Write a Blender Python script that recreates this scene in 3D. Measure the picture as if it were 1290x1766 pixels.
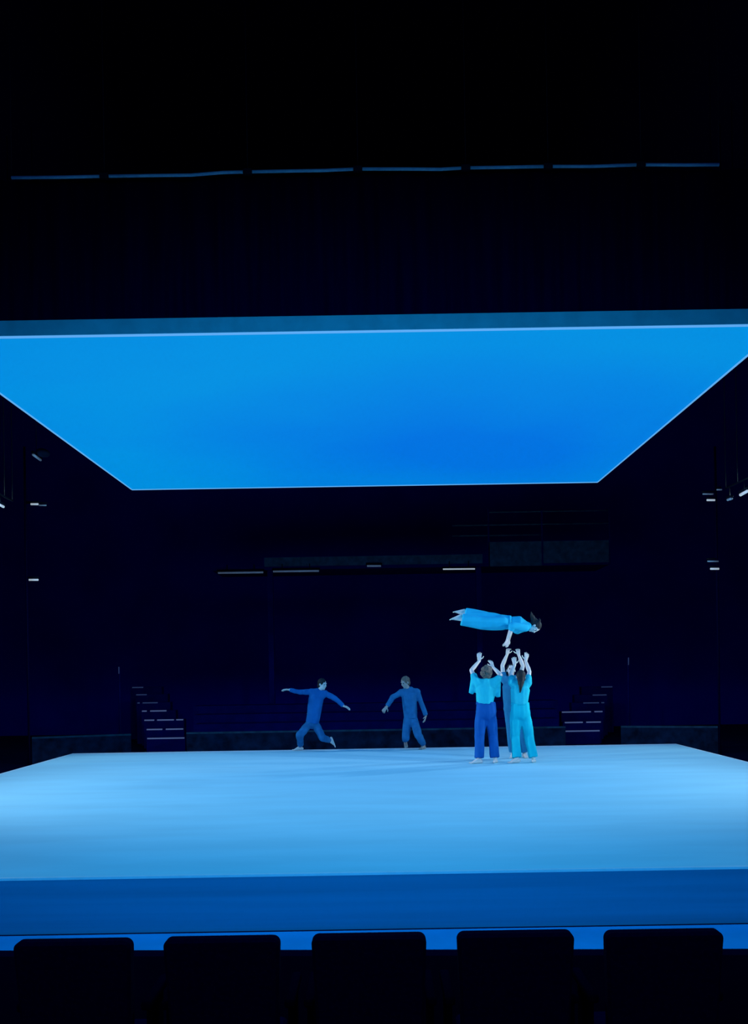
import bpy, bmesh, math, random
from mathutils import Vector, Matrix, noise

random.seed(7)
scene = bpy.context.scene
for o in list(bpy.data.objects):
    bpy.data.objects.remove(o)
COL = scene.collection

# ------------------------------------------------------------------ camera
F = 1700.0                    # focal length in pixels of the 1290 x 1766 frame
CX, CY = 650.0, 1153.0        # vanishing point of the stage sides, on the horizon
ROLL = math.radians(0.92)     # the photograph leans a little
EYE = 1.74                    # eye height above the stage deck (z = 0)
cam_d = bpy.data.cameras.new('camera')
cam = bpy.data.objects.new('camera', cam_d)
COL.objects.link(cam)
cam.location = (0, 0, EYE)
cam.rotation_mode = 'QUATERNION'
cam.rotation_quaternion = (Matrix.Rotation(ROLL, 3, 'Y') @ Matrix.Rotation(math.pi / 2, 3, 'X')).to_quaternion()
cam_d.sensor_fit = 'HORIZONTAL'
cam_d.sensor_width = 36.0
cam_d.lens = F / 1290.0 * 36.0
cam_d.shift_x = -(CX - 645.0) / 1290.0
cam_d.shift_y = (CY - 883.0) / 1290.0
cam_d.clip_start = 0.05
cam_d.clip_end = 200
scene.camera = cam


def P(x, y, Y):
    """pixel of the photograph + distance from the lens -> point in metres"""
    u, v = x - CX, CY - y
    c, s = math.cos(ROLL), math.sin(ROLL)
    return Vector(((u * c + v * s) * Y / F, Y, EYE + (-u * s + v * c) * Y / F))


# ------------------------------------------------------------------ world, exposure
w = bpy.data.worlds.new('dark_hall')
scene.world = w
w.use_nodes = True
w.node_tree.nodes['Background'].inputs[0].default_value = (0.01, 0.01, 0.5, 1)
w.node_tree.nodes['Background'].inputs[1].default_value = 0.15
vs = scene.view_settings
vs.view_transform = 'Standard'
vs.look = 'None'
vs.gamma = 1.0
vs.exposure = 0.0
vs.use_curve_mapping = False


# ------------------------------------------------------------------ stage lamps
def spot(name, loc, aim, power, color, angle, blend, radius):
    d = bpy.data.lights.new(name, 'SPOT')
    d.energy = power
    d.color = color
    d.spot_size = math.radians(angle)
    d.spot_blend = blend
    d.shadow_soft_size = radius
    o = bpy.data.objects.new(name, d)
    COL.objects.link(o)
    o.location = loc
    o.rotation_mode = 'QUATERNION'
    o.rotation_quaternion = (Vector(aim) - Vector(loc)).to_track_quat('-Z', 'Y')
    return o


BLUE = (0.03, 0.46, 1.0)
COLD = (0.42, 0.72, 1.0)
# three lanterns high over the audience, one row, aimed at the stage
FOH = [((-4.5, 1.0, 8.6), (-2.2, 13.2, 0.0)),
       ((0.0, 1.0, 8.6), (0.0, 12.6, 0.0)),
       ((4.5, 1.0, 8.6), (2.2, 13.2, 0.0))]
for l, a in FOH:
    spot('front_spot', l, a, 1750, BLUE, 76, 1.0, 0.30)
# side lanterns on the booms
SIDE = [((-10.5, 12.5, 4.6), (0.8, 15.5, 0.4)), ((10.5, 12.5, 4.6), (-0.8, 15.5, 0.4))]
for l, a in SIDE:
    spot('side_spot', l, a, 1900, COLD, 75, 0.9, 0.25)
# added fill lanterns outside the frame, to brighten the rear of the deck
REAR_FILL = [((-9.7, 21.6, 5.30), (-1.5, 17.0, 0.0)), ((9.6, 21.6, 5.30), (1.5, 17.0, 0.0))]
for l, a in REAR_FILL:
    spot('rear_fill_spot', l, a, 1250, COLD, 80, 0.9, 0.15)
# low side lanterns, level with the dancers
LOW = [((-10.8, 16.6, 2.3), (2.2, 17.9, 2.0)), ((10.8, 16.6, 2.3), (2.2, 17.9, 2.0))]
for (l, a), pw_ in zip(LOW, (2300, 1500)):
    spot('low_side_spot', l, a, pw_, (0.80, 0.92, 1.0), 24, 0.5, 0.10)


# ------------------------------------------------------------------ materials
def mat(name, color, rough=0.6, metal=0.0, noise_amt=0.0, noise_scale=6.0, emit=None, estr=1.0, stretch=(1, 1, 1), spec=0.5, bump=0.0):
    m = bpy.data.materials.new(name)
    m.use_nodes = True
    nt = m.node_tree
    b = nt.nodes['Principled BSDF']
    b.inputs['Roughness'].default_value = rough
    b.inputs['Metallic'].default_value = metal
    b.inputs['Specular IOR Level'].default_value = spec
    col = (*color, 1)
    b.inputs['Base Color'].default_value = col
    if noise_amt or bump:
        tc = nt.nodes.new('ShaderNodeTexCoord')
        mp = nt.nodes.new('ShaderNodeMapping')
        mp.inputs['Scale'].default_value = stretch
        nz = nt.nodes.new('ShaderNodeTexNoise')
        nz.inputs['Scale'].default_value = noise_scale
        nz.inputs['Detail'].default_value = 5
        nt.links.new(tc.outputs['Object'], mp.inputs['Vector'])
        nt.links.new(mp.outputs['Vector'], nz.inputs['Vector'])
        if noise_amt:
            cr = nt.nodes.new('ShaderNodeValToRGB')
            cr.color_ramp.elements[0].position = 0.3
            cr.color_ramp.elements[1].position = 0.7
            cr.color_ramp.elements[0].color = (*[c * (1 - noise_amt) for c in color], 1)
            cr.color_ramp.elements[1].color = (*[min(1, c * (1 + noise_amt)) for c in color], 1)
            nt.links.new(nz.outputs['Fac'], cr.inputs['Fac'])
            nt.links.new(cr.outputs['Color'], b.inputs['Base Color'])
        if bump:
            bp = nt.nodes.new('ShaderNodeBump')
            bp.inputs['Strength'].default_value = bump
            bp.inputs['Distance'].default_value = 0.01
            nt.links.new(nz.outputs['Fac'], bp.inputs['Height'])
            nt.links.new(bp.outputs['Normal'], b.inputs['Normal'])
    if emit:
        b.inputs['Emission Color'].default_value = (*emit, 1)
        b.inputs['Emission Strength'].default_value = estr
    return m


M = {
    'deck': mat('pale_blue_dance_vinyl', (0.50, 0.85, 0.92), 0.62, noise_amt=0.05, noise_scale=0.9, stretch=(0.6, 2.2, 1), spec=0.25),
    'edge': mat('white_edge_tape', (0.8, 0.88, 0.95), 0.5, noise_amt=0.04, noise_scale=9),
    'fascia': mat('blue_painted_board', (0.012, 0.25, 0.44), 0.55, noise_amt=0.10, noise_scale=2.0, stretch=(0.15, 1, 6), spec=0.3),
    'canopy_fascia': mat('grey_canopy_board', (0.05, 0.39, 0.49), 0.7, noise_amt=0.10, noise_scale=5, spec=0.2),
    'hall_floor': mat('dark_blue_lino', (0.01, 0.40, 0.80), 0.55, noise_amt=0.10, noise_scale=2, spec=0.2),
    'black_floor': mat('black_paint', (0.004, 0.004, 0.04), 0.9, noise_amt=0.2, noise_scale=3, spec=0.1),
    'wall': mat('black_navy_paint', (0.010, 0.006, 0.27), 0.9, noise_amt=0.15, noise_scale=0.6, spec=0.02),
    'velvet': mat('black_velvet', (0.003, 0.002, 0.055), 1.0, noise_amt=0.3, noise_scale=1.5, stretch=(6, 1, 0.3), spec=0.0),
    'seat_cloth': mat('black_seat_cloth', (0.005, 0.004, 0.07), 0.95, noise_amt=0.2, noise_scale=60, spec=0.02, bump=0.2),
    'seat_metal': mat('black_seat_metal', (0.004, 0.003, 0.03), 0.95, noise_amt=0.1, noise_scale=10, spec=0.0),
    'steel': mat('brushed_steel', (0.92, 0.92, 0.95), 0.45, metal=0.0, noise_amt=0.12, noise_scale=12),
    'black_steel': mat('black_steel', (0.008, 0.009, 0.018), 0.6, noise_amt=0.15, noise_scale=12, spec=0.15),
    'gallery': mat('grey_gallery_board', (0.08, 0.11, 0.15), 0.8, noise_amt=0.35, noise_scale=5, spec=0.1),
    'tier': mat('dark_tier_board', (0.006, 0.006, 0.115), 0.9, noise_amt=0.2, noise_scale=3, spec=0.05),
    'lowwall': mat('mottled_grey_plaster', (0.015, 0.026, 0.06), 0.9, noise_amt=0.55, noise_scale=4, spec=0.05),
    'tube_white': mat('lamp_or_glint_tube', (0.8, 0.85, 0.9), 0.5, noise_amt=0.02, emit=(0.6, 0.7, 0.8), estr=0.5),
    'tube_dim': mat('lamp_or_glint_tube_dim', (0.8, 0.85, 0.9), 0.5, noise_amt=0.02, emit=(0.35, 0.45, 0.6), estr=0.07),
    'lens': mat('lantern_lens', (0.8, 0.85, 0.9), 0.2, noise_amt=0.02, emit=(0.45, 0.60, 0.80), estr=0.6),
    'nosing': mat('step_edge_glow', (0.2, 0.22, 0.3), 0.5, noise_amt=0.15, noise_scale=5, emit=(0.07, 0.09, 0.20), estr=0.7),
    'nosing_dim': mat('step_edge_glow_dim', (0.1, 0.11, 0.2), 0.5, noise_amt=0.15, noise_scale=5, emit=(0.02, 0.03, 0.09), estr=0.6),
    'skin': mat('pale_skin', (0.86, 0.68, 0.62), 0.5, noise_amt=0.03, noise_scale=20, spec=0.3),
    'skin_tan': mat('tan_skin', (0.42, 0.33, 0.30), 0.5, noise_amt=0.03, noise_scale=20, spec=0.3),
    'eye': mat('dark_eye', (0.02, 0.02, 0.02), 0.2, noise_amt=0.02),
    'hair_dark': mat('dark_brown_hair', (0.022, 0.020, 0.022), 0.6, noise_amt=0.4, noise_scale=40, stretch=(1, 1, 0.2), bump=0.6, spec=0.2),
    'hair_fair': mat('fair_brown_hair', (0.16, 0.12, 0.10), 0.7, noise_amt=0.45, noise_scale=45, bump=0.8, spec=0.2),
    'shirt_pale': mat('pale_blue_cotton', (0.022, 0.54, 0.63), 0.85, noise_amt=0.05, noise_scale=8, spec=0.1, bump=0.1),
    'pants_pale': mat('light_blue_cotton', (0.006, 0.51, 0.61), 0.85, noise_amt=0.05, noise_scale=8, spec=0.1, bump=0.1),
    'pants_navy': mat('navy_blue_cotton', (0.006, 0.10, 0.36), 0.85, noise_amt=0.08, noise_scale=8, spec=0.1, bump=0.1),
    'sky_cloth': mat('sky_blue_cotton', (0.02, 0.48, 0.68), 0.85, noise_amt=0.05, noise_scale=8, spec=0.1, bump=0.1),
    'dusk_cloth': mat('dusk_blue_cotton', (0.02, 0.19, 0.36), 0.85, noise_amt=0.1, noise_scale=8, spec=0.1, bump=0.1),
    'royal_cloth': mat('royal_blue_cotton', (0.008, 0.13, 0.38), 0.85, noise_amt=0.1, noise_scale=8, spec=0.1, bump=0.1),
    'slate_cloth': mat('slate_blue_cotton', (0.02, 0.15, 0.33), 0.85, noise_amt=0.2, noise_scale=8, spec=0.1, bump=0.1),
}


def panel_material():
    """stretch ceiling: uneven blue light painted into the emission, deeper towards one spot"""
    m = bpy.data.materials.new('glowing_blue_membrane')
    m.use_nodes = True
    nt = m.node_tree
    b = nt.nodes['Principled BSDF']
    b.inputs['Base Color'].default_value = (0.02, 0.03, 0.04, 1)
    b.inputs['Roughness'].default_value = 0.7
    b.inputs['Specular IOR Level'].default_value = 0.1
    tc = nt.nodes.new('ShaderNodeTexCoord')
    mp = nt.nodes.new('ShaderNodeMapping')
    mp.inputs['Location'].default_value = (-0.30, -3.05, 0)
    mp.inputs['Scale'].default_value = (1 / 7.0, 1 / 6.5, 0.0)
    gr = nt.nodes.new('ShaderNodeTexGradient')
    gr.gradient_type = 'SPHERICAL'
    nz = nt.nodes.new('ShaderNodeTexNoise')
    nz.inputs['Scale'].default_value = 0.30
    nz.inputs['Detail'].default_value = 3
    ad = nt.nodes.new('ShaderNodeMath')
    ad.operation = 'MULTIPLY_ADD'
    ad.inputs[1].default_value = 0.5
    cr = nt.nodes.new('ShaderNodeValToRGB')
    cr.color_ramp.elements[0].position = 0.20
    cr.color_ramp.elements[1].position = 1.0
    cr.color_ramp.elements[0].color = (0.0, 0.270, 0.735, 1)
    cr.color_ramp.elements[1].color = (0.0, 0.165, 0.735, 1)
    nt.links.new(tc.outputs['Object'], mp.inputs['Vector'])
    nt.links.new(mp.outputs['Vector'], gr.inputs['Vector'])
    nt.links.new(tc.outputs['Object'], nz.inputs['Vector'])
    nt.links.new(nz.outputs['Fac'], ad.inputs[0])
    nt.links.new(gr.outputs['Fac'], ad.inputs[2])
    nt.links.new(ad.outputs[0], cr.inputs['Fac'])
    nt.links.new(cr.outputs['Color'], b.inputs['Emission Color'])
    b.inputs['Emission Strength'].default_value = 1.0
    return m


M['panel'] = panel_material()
M['panel_edge'] = mat('bright_canopy_trim', (0.08, 0.1, 0.12), 0.5, noise_amt=0.02, emit=(0.11, 0.38, 0.82), estr=1.0)  # trim that catches the light, its brightness put into emission


# ------------------------------------------------------------------ mesh helpers
def link(name, me, material, parent=None, smooth=False):
    o = bpy.data.objects.new(name, me)
    COL.objects.link(o)
    if material is not None and len(me.materials) == 0:
        me.materials.append(material)
    if smooth:
        for p in me.polygons:
            p.use_smooth = True
    if parent is not None:
        o.parent = parent
    return o


def obj(name, bm, material, parent=None, smooth=False):
    me = bpy.data.meshes.new(name)
    bmesh.ops.recalc_face_normals(bm, faces=bm.faces)
    bm.to_mesh(me)
    bm.free()
    return link(name, me, M[material] if isinstance(material, str) else material, parent, smooth)


def box_bm(lo, hi, bevel=0.0, seg=2, bm=None):
    bm = bm or bmesh.new()
    r = bmesh.ops.create_cube(bm, size=1.0)
    lo, hi = Vector(lo), Vector(hi)
    for v in r['verts']:
        v.co = Vector(((lo[i] + hi[i]) / 2 + v.co[i] * (hi[i] - lo[i])) for i in range(3))
    if bevel:
        es = list({e for v in r['verts'] for e in v.link_edges})
        bmesh.ops.bevel(bm, geom=es, offset=bevel, segments=seg, affect='EDGES', profile=0.5)
    return bm


def box(name, lo, hi, material, parent=None, bevel=0.0, seg=2):
    return obj(name, box_bm(lo, hi, bevel, seg), material, parent)


def frame_of(d, hint=Vector((0, 0, 1))):
    d = d.normalized()
    s = d.cross(hint)
    if s.length < 1e-4:
        s = d.cross(Vector((1, 0, 0)))
    s.normalize()
    return d, s, s.cross(d).normalized()


def capsule(bm, a, b, ra, rb, side=None, flat=False, n=18, m=5):
    """tapered tube from a to b; ra/rb = radius or (radius along side, radius across); round or flat ends"""
    a, b = Vector(a), Vector(b)
    d = (b - a)
    L = d.length
    d.normalize()
    if side is None:
        _, s, t = frame_of(d, Vector((0.13, 0.4, 1)))
    else:
        s = (side - d * side.dot(d)).normalized()
        t = d.cross(s).normalized()
    ra = ra if isinstance(ra, (tuple, list)) else (ra, ra)
    rb = rb if isinstance(rb, (tuple, list)) else (rb, rb)
    rings = []
    if not flat:
        for k in range(1, m + 1):
            f = k / (m + 1) * math.pi / 2
            rings.append((-math.cos(f) * min(ra), math.sin(f), ra))
    rings.append((0, 1, ra))
    rings.append((L * 0.5, 1, ((ra[0] + rb[0]) / 2, (ra[1] + rb[1]) / 2)))
    rings.append((L, 1, rb))
    if not flat:
        for k in range(m, 0, -1):
            f = k / (m + 1) * math.pi / 2
            rings.append((L + math.cos(f) * min(rb), math.sin(f), rb))
    loops = []
    for off, sc, r in rings:
        c = a + d * off
        loops.append([bm.verts.new(c + s * (math.cos(2 * math.pi * i / n) * r[0] * sc) + t * (math.sin(2 * math.pi * i / n) * r[1] * sc)) for i in range(n)])
    for l0, l1 in zip(loops, loops[1:]):
        for i in range(n):
            bm.faces.new((l0[i], l0[(i + 1) % n], l1[(i + 1) % n], l1[i]))
    bm.faces.new(loops[0][::-1])
    bm.faces.new(loops[-1])


def ellipsoid(bm, c, x, y, z, n=20, m=12):
    """ellipsoid at c with half axes given as vectors"""
    r = bmesh.ops.create_uvsphere(bm, u_segments=n, v_segments=m, radius=1.0)
    c = Vector(c)
    for v in r['verts']:
        p = v.co.copy()
        v.co = c + x * p.x + y * p.y + z * p.z


def tube(name, pts, r, material, parent=None, n=8):
    """round pipe through a list of points"""
    bm = bmesh.new()
    pts = [Vector(p) for p in pts]
    loops = []
    for i, p in enumerate(pts):
        d = pts[min(i + 1, len(pts) - 1)] - pts[max(i - 1, 0)]
        _, s, t = frame_of(d)
        loops.append([bm.verts.new(p + s * math.cos(2 * math.pi * k / n) * r + t * math.sin(2 * math.pi * k / n) * r) for k in range(n)])
    for l0, l1 in zip(loops, loops[1:]):
        for k in range(n):
            bm.faces.new((l0[k], l0[(k + 1) % n], l1[(k + 1) % n], l1[k]))
    bm.faces.new(loops[0][::-1])
    bm.faces.new(loops[-1])
    return obj(name, bm, material, parent, True)


def remeshed(bm, voxel, smooth_iter=4, smooth_fac=0.5, fold=0.0, axis=2, fscale=9.0, seed=0.0):
    """union of all the shells in bm as one continuous surface"""
    me = bpy.data.meshes.new('tmp')
    bmesh.ops.recalc_face_normals(bm, faces=bm.faces)
    bm.to_mesh(me)
    bm.free()
    o = bpy.data.objects.new('tmp', me)
    COL.objects.link(o)
    r = o.modifiers.new('r', 'REMESH')
    r.mode = 'VOXEL'
    r.voxel_size = voxel
    s = o.modifiers.new('s', 'SMOOTH')
    s.factor = smooth_fac
    s.iterations = smooth_iter
    dg = bpy.context.evaluated_depsgraph_get()
    out = bpy.data.meshes.new_from_object(o.evaluated_get(dg))
    bpy.data.objects.remove(o)
    bpy.data.meshes.remove(me)
    if fold:
        st = [fscale] * 3
        st[axis] = fscale * 0.22
        nor = [v.normal.copy() for v in out.vertices]
        for v, nn in zip(out.vertices, nor):
            q = Vector((v.co.x * st[0] + seed, v.co.y * st[1] + seed * 1.7, v.co.z * st[2]))
            v.co = v.co + nn * (fold * (noise.noise(q) + 0.5 * noise.noise(q * 2.1)))
    for p in out.polygons:
        p.use_smooth = True
    return out


def tag(o, label, cat=None, group=None, kind=None):
    o['label'] = label
    if cat:
        o['category'] = cat
    if group:
        o['group'] = group
    if kind:
        o['kind'] = kind
    return o


def empty(name, loc, label, cat, group=None):
    o = bpy.data.objects.new(name, None)
    COL.objects.link(o)
    o.location = loc
    o.empty_display_size = 0.1
    return tag(o, label, cat, group)


def adopt(o, root):
    """make o a part of root and keep it where it stands (roots are never rotated)"""
    o.parent = root
    o.location = Vector(o.location) - Vector(root.location)
    return o


# ------------------------------------------------------------------ the hall
FZ = -0.483
tag(box('floor', (-15, 4.95, FZ - 0.2), (15, 36, FZ), 'black_floor'), 'black painted hall floor around the stage', kind='structure')
tag(box('floor_front_strip', (-15, 4.95, FZ), (15, 8.36, FZ + 0.004), 'hall_floor'), 'dark blue floor strip before the stage', kind='structure')
tag(box('wall_back', (-15, 35.7, FZ), (15, 36, 13), 'wall'), 'almost black back wall of the hall', kind='structure')
tag(box('wall_left', (-15.3, -6, -1), (-15, 36, 13), 'wall'), 'almost black wall on the left', kind='structure')
tag(box('wall_right', (15, -6, -1), (15.3, 36, 13), 'wall'), 'almost black wall on the right', kind='structure')
tag(box('ceiling', (-15.3, 5.0, 13), (15.3, 36, 13.3), 'seat_metal'), 'black ceiling of the hall', kind='structure')
tag(box('floor_seat_tier', (-15, 2.6, -1.0), (15, 4.95, -0.16), 'black_floor'), 'black tier that carries the front seats', kind='structure')
tag(box('floor_upper_tier', (-15, -6, -1.0), (15, 2.6, 0.42), 'black_floor'), 'black upper tier of the audience', kind='structure')

# added parapet, turned so its level edge blacks out everything below
bm = bmesh.new()
pl, pr = P(-60, 1649.0, 4.60), P(1350, 1648.0, 4.42)
dirv = (pr - pl)
dirv.z = 0
pz = (pl.z + pr.z) / 2
A = pl - dirv * 2.2
B = pr + dirv * 2.2
v = []
for q in (A, B):
    for dy, z in ((0, -0.16), (0, pz), (0.10, pz), (0.10, -0.16)):
        v.append(bm.verts.new((q.x, q.y + dy, z)))
for f in ((0, 1, 5, 4), (1, 2, 6, 5), (2, 3, 7, 6), (3, 0, 4, 7), (0, 3, 2, 1), (4, 5, 6, 7)):
    bm.faces.new([v[i] for i in f])
tag(obj('wall_added_parapet', bm, 'seat_metal'), 'added low black parapet in front of the first seat row', kind='structure')

# ------------------------------------------------------------------ stage platform
SX0, SX1, SY0, SY1 = -6.64, 6.47, 8.40, 21.43
st = empty('stage_platform', ((SX0 + SX1) / 2, (SY0 + SY1) / 2, FZ), 'wide low stage platform with glowing pale blue deck and blue front board', 'stage')
adopt(box('deck', (SX0, SY0, -0.02), (SX1, SY1, 0.0), 'deck'), st)
adopt(box('front_board', (SX0, SY0, FZ + 0.004), (SX1, SY0 + 0.04, -0.02), 'fascia'), st)
adopt(box('back_board', (SX0, SY1 - 0.04, FZ), (SX1, SY1, -0.02), 'fascia'), st)
adopt(box('side_board', (SX0, SY0 + 0.04, FZ), (SX0 + 0.04, SY1 - 0.04, -0.02), 'fascia'), st)
adopt(box('side_board', (SX1 - 0.04, SY0 + 0.04, FZ), (SX1, SY1 - 0.04, -0.02), 'fascia'), st)
E = 0.002
adopt(box('edge_strip', (SX0 - E, SY0 - E, -0.018), (SX1 + E, SY0 + 0.05, E), 'edge'), st)
adopt(box('edge_strip', (SX0 - E, SY1 - 0.30, -0.018), (SX1 + E, SY1 + E, E), 'edge'), st)
adopt(box('edge_strip', (SX0 - E, SY0 + 0.05, -0.018), (SX0 + 0.05, SY1 - 0.30, E), 'edge'), st)
adopt(box('edge_strip', (SX1 - 0.05, SY0 + 0.05, -0.018), (SX1 + E, SY1 - 0.30, E), 'edge'), st)

# ------------------------------------------------------------------ luminous canopy over the stage
PX0, PX1, PY0, PY1, PZ = -5.77, 5.33, 12.72, 23.5, 6.09
PT = 0.215
cp = empty('luminous_canopy', ((PX0 + PX1) / 2, (PY0 + PY1) / 2, PZ), 'large glowing blue ceiling panel hung over the stage', 'light panel')
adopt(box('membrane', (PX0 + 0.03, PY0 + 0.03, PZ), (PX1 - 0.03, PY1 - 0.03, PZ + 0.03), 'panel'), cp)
adopt(box('front_board', (PX0, PY0, PZ + 0.02), (PX1, PY0 + 0.03, PZ + PT), 'canopy_fascia'), cp)
adopt(box('back_board', (PX0, PY1 - 0.03, PZ + 0.02), (PX1, PY1, PZ + PT), 'black_steel'), cp)
adopt(box('side_board', (PX0, PY0 + 0.03, PZ + 0.02), (PX0 + 0.03, PY1 - 0.03, PZ + PT), 'black_steel'), cp)
adopt(box('side_board', (PX1 - 0.03, PY0 + 0.03, PZ + 0.02), (PX1, PY1 - 0.03, PZ + PT), 'black_steel'), cp)
adopt(box('top_board', (PX0 + 0.03, PY0 + 0.03, PZ + PT - 0.03), (PX1 - 0.03, PY1 - 0.03, PZ + PT), 'black_steel'), cp)
adopt(box('emissive_trim', (PX0, PY0 - 0.004, PZ - 0.006), (PX1, PY0 + 0.03, PZ + 0.014), 'panel_edge'), cp)
adopt(box('emissive_trim', (PX0, PY1 - 0.09, PZ - 0.006), (PX1, PY1, PZ + 0.014), 'panel_edge'), cp)
adopt(box('emissive_trim', (PX0 - 0.006, PY0 + 0.03, PZ - 0.006), (PX0 + 0.03, PY1 - 0.09, PZ + 0.014), 'panel_edge'), cp)
adopt(box('emissive_trim', (PX1 - 0.03, PY0 + 0.03, PZ - 0.006), (PX1 + 0.006, PY1 - 0.09, PZ + 0.014), 'panel_edge'), cp)
for x in (PX0 + 0.6, PX1 - 0.6):
    for y in (PY0 + 0.9, PY1 - 0.6):
        adopt(tube('cable', [(x, y, PZ + PT - 0.01), (x, y, 13.0)], 0.008, 'black_steel', n=6), cp)

# ------------------------------------------------------------------ masking drape and its pipe
DY = 13.25
pipe_pts = [(20, 306.5), (110, 305.5), (180, 304), (250, 303), (330, 302), (385, 297.5), (427, 296.5), (500, 295), (560, 294), (617, 291.5),
            (700, 291.5), (760, 292), (803, 289.5), (870, 288.5), (945, 287), (1020, 287), (1105, 284), (1180, 284.5), (1240, 284)]
pw = [P(x, y, DY - 0.06) for x, y in pipe_pts]
# drape, gently pleated
bm = bmesh.new()
zt, zb = pw[9].z - 0.03, PZ + PT + 0.02
n = 260
top, bot = [], []
for i in range(n + 1):
    x = -7.6 + 15.0 * i / n
    off = 0.025 * math.sin(i * 0.8) + 0.01 * math.sin(i * 2.3)
    top.append(bm.verts.new((x, DY + 0.05 + off, zt)))
    bot.append(bm.verts.new((x, DY + 0.05 + off * 1.6, zb)))
for i in range(n):
    bm.faces.new((top[i], top[i + 1], bot[i + 1], bot[i]))
bmesh.ops.solidify(bm, geom=bm.faces, thickness=0.01)
tag(obj('border_drape', bm, 'velvet', smooth=True), 'wide black pleated border drape hanging above the glowing ceiling panel', 'curtain')
pp = empty('hanging_pipe', pw[9], 'long dull steel pipe along the top of the black drape', 'pipe')
cuts = [180, 427, 617, 803, 945, 1105]
seg = [[]]
for i, (px, py) in enumerate(pipe_pts):
    if px in cuts:
        q0 = pw[i].lerp(pw[i - 1], 7 / abs(px - pipe_pts[i - 1][0]))
        q1 = pw[i].lerp(pw[i + 1], 7 / abs(px - pipe_pts[i + 1][0]))
        seg[-1].append(q0)
        seg.append([q1])
    else:
        seg[-1].append(pw[i])
for s in seg:
    adopt(tube('pipe_length', s, 0.022, 'steel'), pp)
for i, (px, py) in enumerate(pipe_pts):
    if px in cuts:
        c = pw[i]
        adopt(box('clamp', c - Vector((0.06, 0.035, 0.035)), c + Vector((0.06, 0.035, 0.035)), 'black_steel', bevel=0.008), pp)
        adopt(tube('hanger', [c, (c.x, c.y, 13.0)], 0.006, 'black_steel', n=6), pp)
for px in (20, 1240):
    c = pw[0] if px == 20 else pw[-1]
    adopt(tube('hanger', [c, (c.x, c.y, 13.0)], 0.006, 'black_steel', n=6), pp)

# ------------------------------------------------------------------ theatre seats in the foreground
SEAT_Y = 3.64


def make_seat(label, cx_px, top_px, wpx):
    c = P(cx_px, top_px, SEAT_Y)
    hw = wpx * SEAT_Y / F / 2
    base_z = -0.16
    root = empty('theatre_seat', (c.x, SEAT_Y, base_z), label, 'seat', 'black theatre seats in the foreground')
    # backrest: rounded shell, leaning back a little towards the lens
    bm = bmesh.new()
    zt = c.z
    prof = []
    R_ = 0.028
    for k in range(7):
        a = math.pi / 2 * k / 6
        prof.append((hw - R_ + R_ * math.cos(a), zt - R_ + R_ * math.sin(a)))
    outline = [(hw - 0.02, zt - 0.56)] + [(x, z) for x, z in prof] + [(-x, z) for x, z in prof[::-1]] + [(-hw + 0.02, zt - 0.56)]
    loops = []
    for dy, ins in ((0.0, 0.012), (0.012, 0.0), (0.06, 0.0), (0.075, 0.012)):
        lp = []
        for x, z in outline:
            f = 1 - ins / hw
            zz = min(z, zt - ins)
            lp.append(bm.verts.new((x * f, dy + (zt - zz) * 0.12, zz - base_z)))
        loops.append(lp)
    for l0, l1 in zip(loops, loops[1:]):
        for i in range(len(outline)):
            j = (i + 1) % len(outline)
            bm.faces.new((l0[i], l0[j], l1[j], l1[i]))
    bm.faces.new(loops[0])
    bm.faces.new(loops[-1][::-1])
    obj('backrest', bm, 'seat_cloth', root)
    zs = 0.44
    box('seat_cushion', (-hw + 0.02, 0.10, zs - 0.09), (hw - 0.02, 0.54, zs), 'seat_cloth', root, 0.03, 3)
    for s in (-1, 1):
        x = s * (hw + 0.022)
        box('armrest', (x - 0.02, 0.14, 0.60), (x + 0.02, 0.50, 0.635), 'seat_metal', root, 0.01)
        box('side_panel', (x - 0.012, 0.20, 0.0), (x + 0.012, 0.40, 0.60), 'seat_metal', root, 0.004)
    return root


seat_px = [(122.0, 1625.5, 203), (380.5, 1620.8, 201), (636.0, 1615.5, 199), (890.5, 1611.0, 202), (1148.5, 1609.0, 203)]
seat_names = ['black theatre seat in the foreground, leftmost of the five seen from behind',
              'black theatre seat from behind, second of five counted from the left',
              'middle one of the five black theatre seats seen from behind',
              'black theatre seat from behind, second of five counted from the right',
              'black theatre seat in the foreground, rightmost of the five seen from behind']
for (x, y, wd), nm in zip(seat_px, seat_names):
    make_seat(nm, x, y, wd)

# ------------------------------------------------------------------ far side: low wall, stairs, tiers, gallery
LW = 25.0
# polyline of the low wall: wings come forward at both sides
Lpts = [Vector((-8.45, 24.07)), Vector((-6.2, 24.75)), Vector((-4.85, 24.95))]
Rpts = [Vector((4.75, 24.95)), Vector((6.1, 24.75)), Vector((8.3, 24.07))]


def wall_run(name, a, b, z0, z1, th, material, parent=None):
    bm = bmesh.new()
    d = (b - a).normalized()
    nrm = Vector((-d.y, d.x))
    v = []
    for q in (a, b):
        for off, z in ((0, z0), (0, z1), (th, z1), (th, z0)):
            p = q + nrm * off
            v.append(bm.verts.new((p.x, p.y, z)))
    for f in ((0, 1, 5, 4), (1, 2, 6, 5), (2, 3, 7, 6), (3, 0, 4, 7), (0, 3, 2, 1), (4, 5, 6, 7)):
        bm.faces.new([v[i] for i in f])
    return obj(name, bm, material, parent)


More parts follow.
